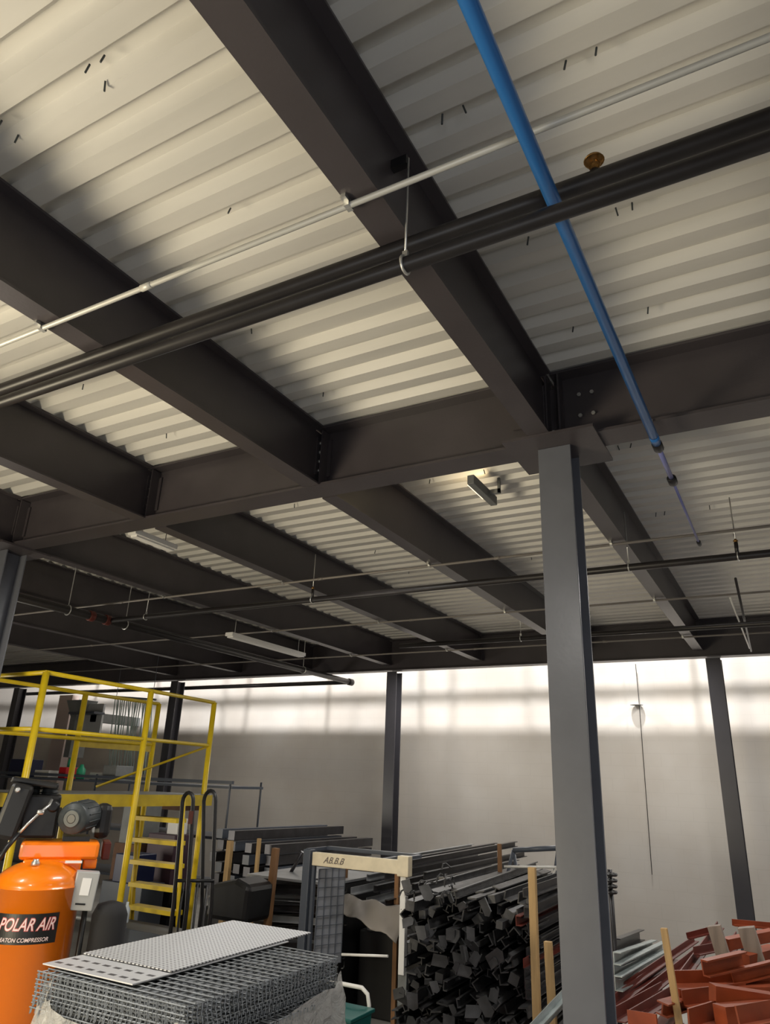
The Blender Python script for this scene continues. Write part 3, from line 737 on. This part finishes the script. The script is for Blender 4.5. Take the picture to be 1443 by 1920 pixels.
# stakes
def stake(px0, py0, Y, label, m=WOOD, lean=(0, 0), s=.05, z0=0, name='wooden_stake', px1=None):
    a = at(px0, py0, Y); x1 = a.x+lean[0] if px1 is None else at(px1[0], px1[1], Y).x
    b = MB(); b.prism([(-s/2, -s*.4), (s/2, -s*.4), (s/2, s*.4), (-s/2, s*.4)], (0, 0, 0), (a.x-x1, lean[1], a.z-z0))
    o = b.build(name, m, None, .004); o.location = (x1, Y-lean[1], z0); return tag(o, label, 'wooden stake')
stake(997, 1626, 6.45, 'tall pale pine stake standing in front of the scrap pile beside the front column', s=.062)
stake(1027, 1765, 6.40, 'shorter pine stake just left of the front column', s=.060, lean=(.03, 0))
stake(1244, 1740, 5.9, 'thin pale pine stake leaning in front of the red steel pile', s=.045, lean=(.12, 0), z0=0)
stake(517, 1590, 7.2, 'brown wooden post standing left of the cream rack', WOODB, s=.075, lean=(-.06, 0))
stake(486, 1572, 8.6, 'pale upright board at the end of the dark bundles on the left', s=.05)
stake(646, 1622, 7.9, 'brown wooden post seen through the cream rack near its mesh side', WOODB, s=.07)
stake(745, 1622, 7.9, 'orange-brown wooden post seen through the cream rack by the white post', WOODB, s=.05)
stake(936, 1582, 8.6, 'thin dark brown stake behind the scrap pile against the rear wall', WOODB, s=.045)
stake(432, 1576, 8.6, 'short pale board between the dark bundles behind the black cart', s=.08)
# trestle behind the scrap pile
tr = thing('trestle', 'dark trestle with a white cross bar behind the scrap pile', 'trestle', (-2.6, 8.6, 0))
a, b_ = at(962, 1594, 8.6), at(1046, 1590, 8.6)
MB().tube([a, b_], .028, 8).build('top_bar', SHELFM, tr)
c1, c2 = at(945, 1625, 8.5), at(1043, 1626, 8.5)
MB().tube([c1, c2], .014, 8).build('white_bar', WHT, tr)
for p0, dx in ((a, -.22), (a, .12), (b_, -.15), (b_, .2)):
    MB().tube([p0, (p0.x+dx*2.2, 8.6+(dx*.6), 0)], .02, 8).build('leg', SHELFM, tr)
MB().tube([at(1043, 1626, 8.5), at(1030, 1655, 8.5)], .012, 6).build('white_stay', WHT, tr)
# bars on top behind the pile
for k in range(9):
    a = at(870, 1650+k*9, 8.1); 
    bar('stacked_channel', Cprof(.06, .09, .01), (a.x-.3, 8.1+k*.02, a.z-.08), (a.x+1.3, 8.3, a.z-.05-.01*k), 0, DARKT, 'dark steel channel lying crosswise behind the top of the scrap pile', 'steel channel', 'crosswise channels behind the scrap pile')
# bundle seen through the cream rack
for k in range(18):
    z = .85+k*.040; x = -4.62+random.uniform(-.1, .1)+(k % 3)*.33
    bar('long_steel_bar', random.choice([Lprof(.07, .008), Cprof(.05, .07, .008)]), (x, 7.9+random.uniform(-.2, .1), z), (x+.15, 11.0, z+.06), 0, DARKT if k % 3 else PLATE,
        'dark steel bar in the bundle behind the cream rack' if k % 3 else 'paler steel bar in the bundle behind the cream rack', 'steel bar', 'dark bars behind the cream rack' if k % 3 else 'paler bars behind the cream rack')
tag(MB().bb(-4.68, -3.72, 8.0, 10.8, 0, .83).build('steel_bundle_base', BLK, None, .02), 'black covered block of steel under the bars behind the cream rack', 'steel bundle')
cl = MB(); n = 14; g = [[None]*(n+1) for _ in range(n+1)]
for i in range(n+1):
    for j in range(n+1):
        u_, v_ = i/n, j/n
        g[i][j] = cl.bm.verts.new((-4.80+u_*.86, 7.50+v_*.22, 1.20-.06*u_-(1-v_)*(.08+.20*u_)+.02*math.sin(u_*17+v_*5)))
for i in range(n):
    for j in range(n): f = cl.bm.faces.new((g[i][j], g[i+1][j], g[i+1][j+1], g[i][j+1])); f.smooth = True
o = cl.build('tarpaulin', mat('tarp', (.24, .215, .19), .6)); sm = o.modifiers.new('thick', 'SOLIDIFY'); sm.thickness = .008
tag(o, 'grey-brown tarpaulin sagging over the bars behind the cream rack', 'tarpaulin')
# left bundles behind the cart
for k in range(26):
    r_, c_ = divmod(k, 4); x = -7.5+c_*.30+random.uniform(-.04, .04); z = .75+r_*.145
    bar('bundled_tube', [(-.06, -.06), (.06, -.06), (.06, .06), (-.06, .06)], (x, 8.7+random.uniform(-.1, .1), z), (x+.2, 11.2, z), 0, DARKT if k % 3 else SHELFM,
        'dark square tube in the bundle behind the black cart' if k % 3 else 'grey square tube in the bundle behind the black cart', 'steel tube', 'dark tubes behind the cart' if k % 3 else 'grey tubes behind the cart')
tag(MB().bb(-7.75, -6.35, 8.75, 11.2, 0, .66).build('timber_block', BLK, None, .02), 'black block carrying the tube bundle behind the black cart', 'block')
pl_ = tag(MB().bb(-5.85, -4.70, 7.35, 8.6, 1.32, 1.345).build('steel_plate', PLATE), 'grey steel plate lying flat on the stack left of the cream rack', 'steel plate')
for k in range(16):
    z = .45+k*.053
    bar('flat_bar', Lprof(.06, .008), (-5.8+random.uniform(-.05, .1), 7.4+random.uniform(-.05, .1), z), (-4.72, 7.5+random.uniform(0, .3), z+.03+.04*(k % 2)), 0, DARKT if k % 4 else PLATE,
        'dark angle bar in the crosswise stack left of the cream rack' if k % 4 else 'grey angle bar in the crosswise stack left of the cream rack', 'angle bar', 'dark angles left of the cream rack' if k % 4 else 'grey angles left of the cream rack')
tag(MB().bb(-5.8, -4.72, 7.65, 8.55, 0, 1.31).build('steel_stack', BLK, None, .01), 'black stack of steel under the flat grey plate', 'steel stack')
a = at(540, 1645, 7.9); b_ = at(567, 1597, 7.9)
tag(MB().tube([a, b_], .022, 8).build('steel_rod', DARKT), 'short dark rod leaning up off the grey plate', 'rod')
tag(MB().prism([(-.28, 0), (.28, 0), (.30, .36), (.10, .42), (-.24, .34)], (-5.62, 6.75, .95), (-5.62, 7.2, .95)).build('covered_load', BLK, None, .05), 'black wrapped load behind the black cart', 'load')

# ---- red-primed steel pile at the right
def rbar(a, b, prof, m, label, roll=0, group=None, cat='steel bar', name='primed_steel_bar'):
    return bar(name, prof, at(*a), at(*b), roll, m, label, cat, group)
RB = [ # start px,py,Y  end px,py,Y   size
 ((1150, 1885, 6.3), (1262, 1800, 8.2), .07), ((1160, 1905, 6.2), (1330, 1770, 8.4), .06), ((1150, 1868, 6.5), (1300, 1765, 8.6), .05),
 ((1180, 1915, 6.0), (1300, 1842, 7.4), .07), ((1265, 1850, 6.8), (1345, 1740, 8.6), .06), ((1290, 1905, 6.0), (1380, 1760, 8.0), .06),
 ((1150, 1915, 5.8), (1240, 1862, 7.0), .08), ((1288, 1760, 8.0), (1345, 1745, 8.2), .05), ((1300, 1790, 7.4), (1420, 1765, 8.6), .06)]
for a, b, s in RB: rbar(a, b, Lprof(s, .009), REDD, 'dark red primed angle bar sloping up to the right in the red pile', 0, 'dark red sloping angles')
RO = [ ((1262, 1846, 6.2), (1450, 1842, 6.6), .09), ((1268, 1866, 6.1), (1450, 1862, 6.5), .10), ((1280, 1888, 6.0), (1400, 1872, 6.4), .10),
 ((1318, 1830, 6.0), (1392, 1812, 6.3), .10), ((1335, 1862, 5.7), (1450, 1880, 5.9), .10), ((1310, 1912, 5.6), (1372, 1890, 6.0), .11), ((1350, 1905, 5.5), (1450, 1896, 5.8), .11),
 ((1375, 1845, 6.4), (1450, 1826, 6.6), .09), ((1290, 1930, 5.4), (1345, 1912, 5.7), .11), ((1385, 1925, 5.3), (1450, 1912, 5.6), .10), ((1240, 1905, 5.8), (1290, 1890, 6.2), .08),
 ((1180, 1925, 5.5), (1235, 1935, 5.4), .09), ((1395, 1800, 6.9), (1450, 1785, 7.2), .09), ((1372, 1735, 7.6), (1450, 1742, 7.8), .05), ((1360, 1770, 7.2), (1450, 1752, 7.6), .08)]
for i, (a, b, s) in enumerate(RO):
    rbar(a, b, random.choice([Cprof(s*.6, s, .010), Iprof(s, s, .01, .01), Lprof(s, .012), [(-s/2, -s/2), (s/2, -s/2), (s/2, s/2), (-s/2, s/2)]]), REDP, 'orange-red primed steel piece lying level in the red pile', random.uniform(-.2, .2), 'orange-red level pieces', name='primed_steel_piece')
for k in range(24):
    mred = REDP if k % 3 == 0 else REDD
    x0_ = random.uniform(-2.0, .3); y0_ = random.uniform(6.0, 7.4); z0_ = random.uniform(.05, .62) if x0_ < -.9 else random.uniform(.05, .85); an = random.uniform(-.5, .9); L = random.uniform(.8, 1.8); s = random.uniform(.06, .10)
    bar('primed_steel_bar', random.choice([Lprof(s, .01), Cprof(s*.6, s, .01), Iprof(s, s, .01, .01)]), (x0_, y0_, z0_), (x0_+math.sin(an)*L, y0_+math.cos(an)*L, max(.06, z0_+random.uniform(-.12, .18))), random.uniform(-.5, .5), mred,
        'orange-red primed bar jumbled in the lower part of the red pile' if mred is REDP else 'dark red primed bar jumbled in the lower part of the red pile', 'steel bar', 'jumbled orange-red bars' if mred is REDP else 'jumbled dark red bars')
for lay in range(5):            # orderly layers the loose pieces lie on
    for k in range(9-lay):
        if lay % 2 == 0: q0, q1 = (-1.65+lay*.08, 6.3+k*.25+lay*.06, lay*.10), (.9-lay*.08, 6.3+k*.25+lay*.06, lay*.10)
        else: q0, q1 = (-1.5+k*.28, 6.2+lay*.06, lay*.10), (-1.5+k*.28, 8.5, lay*.10)
        bar('primed_steel_bar', Iprof(.09, .095, .01, .01), q0, q1, 0, REDD, 'dark red primed bar in the orderly layers under the red pile', 'steel bar', 'layered bars under the red pile')
for i, (a, b) in enumerate((((1150, 1785, 6.9), (1198, 1762, 9.0)), ((1150, 1812, 6.6), (1222, 1782, 9.0)), ((1150, 1835, 6.5), (1240, 1785, 9.0)), ((1152, 1858, 6.4), (1246, 1800, 8.8)))):
    rbar(a, b, Cprof(.06, .10, .008), GALV if i else DARKT, ['dark grey channel, topmost of the bars beside the front column', 'galvanised channel under the dark one beside the front column', 'galvanised channel, second lowest beside the front column', 'pale galvanised channel, lowest beside the front column'][i], 0, None, 'steel channel', 'galvanised_channel')
for px, py, Y, lx, l, s in ((1338, 1735, 7.0, .28, 'weathered plank leaning to the left in the red pile', .10), (1398, 1738, 7.0, .26, 'weathered plank leaning near the right edge of the red pile', .12)):
    stake(px, py, Y, l, WOODG, (lx, 0), s, .1, 'leaning_plank')
for i in range(4):
    a = at(1151, 1640+i*11, 6.8)
    a.x -= .03
    o = MB().tube([a+Vector((.045*math.cos(t), .045*math.sin(t), 0)) for t in [j*math.pi/8 for j in range(17)]], .014, 6).build('black_coupler', BLK)
    tag(o, 'small black ring in the vertical row right of the front column', 'ring', 'black rings beside the front column')
a = at(1150, 1690, 6.8); tag(MB().tube([(a.x-.03, 6.86, 0), (a.x-.03, 6.86, at(1150, 1632, 6.8).z)], .02, 8).build('steel_post', DARKT), 'thin dark post carrying the black rings behind the front column', 'post')
for k in range(3):
    a = at(1035-k*9, 1880+k*14, 6.0)
    bar('galvanised_angle', Lprof(.05, .008), (a.x-.25, 5.8, a.z-.3), (a.x+.12, 6.6, a.z+.12), 0, GALV, 'short galvanised angle rising at the foot of the front column', 'angle bar', 'short galvanised angles at the column foot')

# ---- storage behind the yellow platform
rk = thing('storage_rack', 'blue-grey storage rack with a long dark shelf beam behind the yellow platform', 'rack', (-9, 9.5, 0))
RY = 9.6
za = 2.30
MB().bb(-14.5, -8.1, RY-.02, RY+.03, za-.02, za+.03).build('shelf_beam', SHELFM, rk)
for z in (.75, 1.45): MB().bb(-14.5, -8.1, RY, RY+.8, z, z+.04).build('shelf', SHELFM, rk)
MB().bb(-14.5, -8.1, RY, RY+.8, za-.09, za-.05).build('shelf', SHELFM, rk)
for x in (-14.5, -11.3, -8.15):
    for y in (RY, RY+.8): MB().bb(x-.012, x+.012, y-.012, y+.012, 0, za+.02 if x > -9 else za+.05).build('upright', SHELFM, rk)
def pbox(px, py, Y, wd, dp, ht, m, label, cat='box', name='storage_box', zb=None):
    a = at(px, py, Y); z0 = a.z if zb is None else zb
    return tag(MB().bb(a.x-wd/2, a.x+wd/2, Y, Y+dp, z0, z0+ht).build(name, m, None, .01), label, cat)
zs = za-.05
pbox(202, 1465, RY+.1, .34, .4, .26, GREYB, 'grey box on the rack shelf left of the hanging strands', zb=zs)
pbox(113, 1465, RY+.1, .20, .3, .20, REDO, 'red box on the rack shelf behind the yellow posts', zb=zs)
pbox(75, 1462, RY+.1, .42, .4, .13, WHT, 'low white box on the rack shelf at the left', zb=zs)
pbox(182, 1470, RY+.25, .5, .3, .12, WHT, 'low pale box behind the green bottle on the rack', zb=zs)
a = at(148, 1468, RY+.15)
tag(MB().lathe([(.075, 0), (.08, .02), (.08, .17), (.04, .22), (.03, .26)], (a.x, a.y, zs), 'Z', 16).build('bottle', GREENP), 'teal green bottle on the rack behind the yellow platform', 'bottle')
a = at(113, 1445, RY+.15)
tag(MB().lathe([(.05, 0), (.05, .12), (.02, .18)], (a.x, RY+.35, zs+.20), 'Z', 14).build('bottle', GREENP), 'small green bottle standing on the red box', 'bottle')
pbox(25, 1470, RY+.1, .5, .4, .32, NAVY, 'dark blue box on the rack at the left edge', zb=zs)
pbox(310, 1480, RY+.1, .9, .5, .22, CARD, 'brown box on the rack behind the yellow deck end', zb=zs-.42)
# below-deck things seen behind the steps
pbox(243, 1560, 8.6, .42, .4, .55, GREYB, 'grey cabinet behind the yellow steps', 'cabinet', 'small_cabinet', zb=at(243, 1582, 8.6).z)
pbox(236, 1582, 8.6, .5, .45, at(243, 1582, 8.6).z, CARD, 'brown carton stack under the grey cabinet', 'carton', 'carton_stack', zb=0)
pbox(228, 1655, 8.0, .40, .4, .36, NAVY, 'navy blue bin behind the middle yellow post', 'bin', 'storage_bin', zb=at(228, 1655, 8.0).z)
pbox(228, 1660, 8.0, .8, .42, at(228, 1655, 8.0).z, SHELFM, 'dark bench under the navy bin', 'bench', 'bench_block', zb=0)
pbox(300, 1590, 8.7, .55, .4, .75, mat('dark_purple_box', (.06, .03, .045), .5), 'dark crate seen between the yellow steps', 'crate', 'crate', zb=.8)
pbox(300, 1600, 8.7, .6, .4, .8, BLK, 'black crate under the dark crate behind the steps', 'crate', 'crate', zb=0)
pbox(326, 1532, 8.75, .22, .2, .22, WHT, 'white box under the yellow deck', zb=1.55+.0)
for i, px in enumerate((208, 221, 234)):
    a = at(px, 1730, 6.35)
    tag(MB().lathe([(.035, 0), (.038, .01), (.038, .13), (.014, .17), (.014, .20)], (a.x, a.y, a.z), 'Z', 14).build('water_bottle', mat('clear_bottle', (.55, .62, .70), .15)),
        ['clear bottle nearest the middle yellow post', 'clear bottle in the middle of three by the yellow post', 'clear bottle farthest right of three by the yellow post'][i], 'bottle')
a = at(221, 1731, 6.35)
tag(MB().bb(a.x-.25, a.x+.9, 6.2, 6.6, 0, a.z).build('low_bench', SHELFM, None, .01), 'dark low bench carrying the three clear bottles', 'bench')

# hood and hanging strands against the rear wall
hd = thing('extractor_hood', 'dark grey flared hood with a pale panel on the rear wall behind the yellow railing', 'hood', (-14.2, 12.0, 2.6))
a, b_ = at(120, 1326, 11.4), at(150, 1326, 11.4)
MB().prism([(-.30, .16), (.30, .16), (.12, -.22), (.12, -1.1), (-.06, -1.1), (-.06, -.22)], (a.x+.35, 11.4, a.z), (a.x+.35, 11.8, a.z)).build('flared_body', GREYB, hd)
c = at(175, 1345, 11.6)
MB().bb(c.x-.30, c.x+.28, 11.6, 11.65, c.z-.42, c.z+.30).build('side_panel', BOXG, hd)
MB().bb(c.x-.1, c.x+.1, 11.6, 12.9, c.z-.1, c.z+.1).build('wall_bracket', GREYB, hd)
MB().bb(c.x-.5, c.x+.36, 11.3, 11.6, c.z+.05, c.z+.10).build('shelf_lip', SHELFM, hd)
c = at(110, 1380, 12.4)
tag(MB().bb(c.x-.25, c.x+.25, 12.4, 12.6, .0, c.z+1.0).build('tall_panel', mat('pinkish_panel', (.55, .45, .42), .7)), 'tall pinkish-beige panel standing at the rear wall behind the railing', 'panel')
st = thing('hanging_strands', 'bundle of grey-green cable strands hanging behind the yellow railing', 'cables', (-11.6, 10.9, 2.2))
MB().tube([at(212, 1306, 10.9), at(292, 1312, 10.9)], .02, 8).build('hanging_bar', SHELFM, st)
for q in (218, 286):
    e = at(q, 1308, 10.9); MB().tube([e, (e.x, e.y, 4.9)], .006, 6).build('suspension_rod', SHELFM, st)
GSTR = mat('grey_green_cable', (.20, .26, .24), .5)
for k in range(20):
    px = 216+k*3.7+random.uniform(-1, 1); 
    a = at(px, 1308+k*.3, 10.9); b_ = at(px-14+random.uniform(-3, 3), 1452, 10.9)
    m_ = (a+b_)/2+Vector((random.uniform(-.05, .05), random.uniform(-.05, .05), 0))
    MB().tube([a, m_, b_], .011, 5).build('strand', GSTR, st)
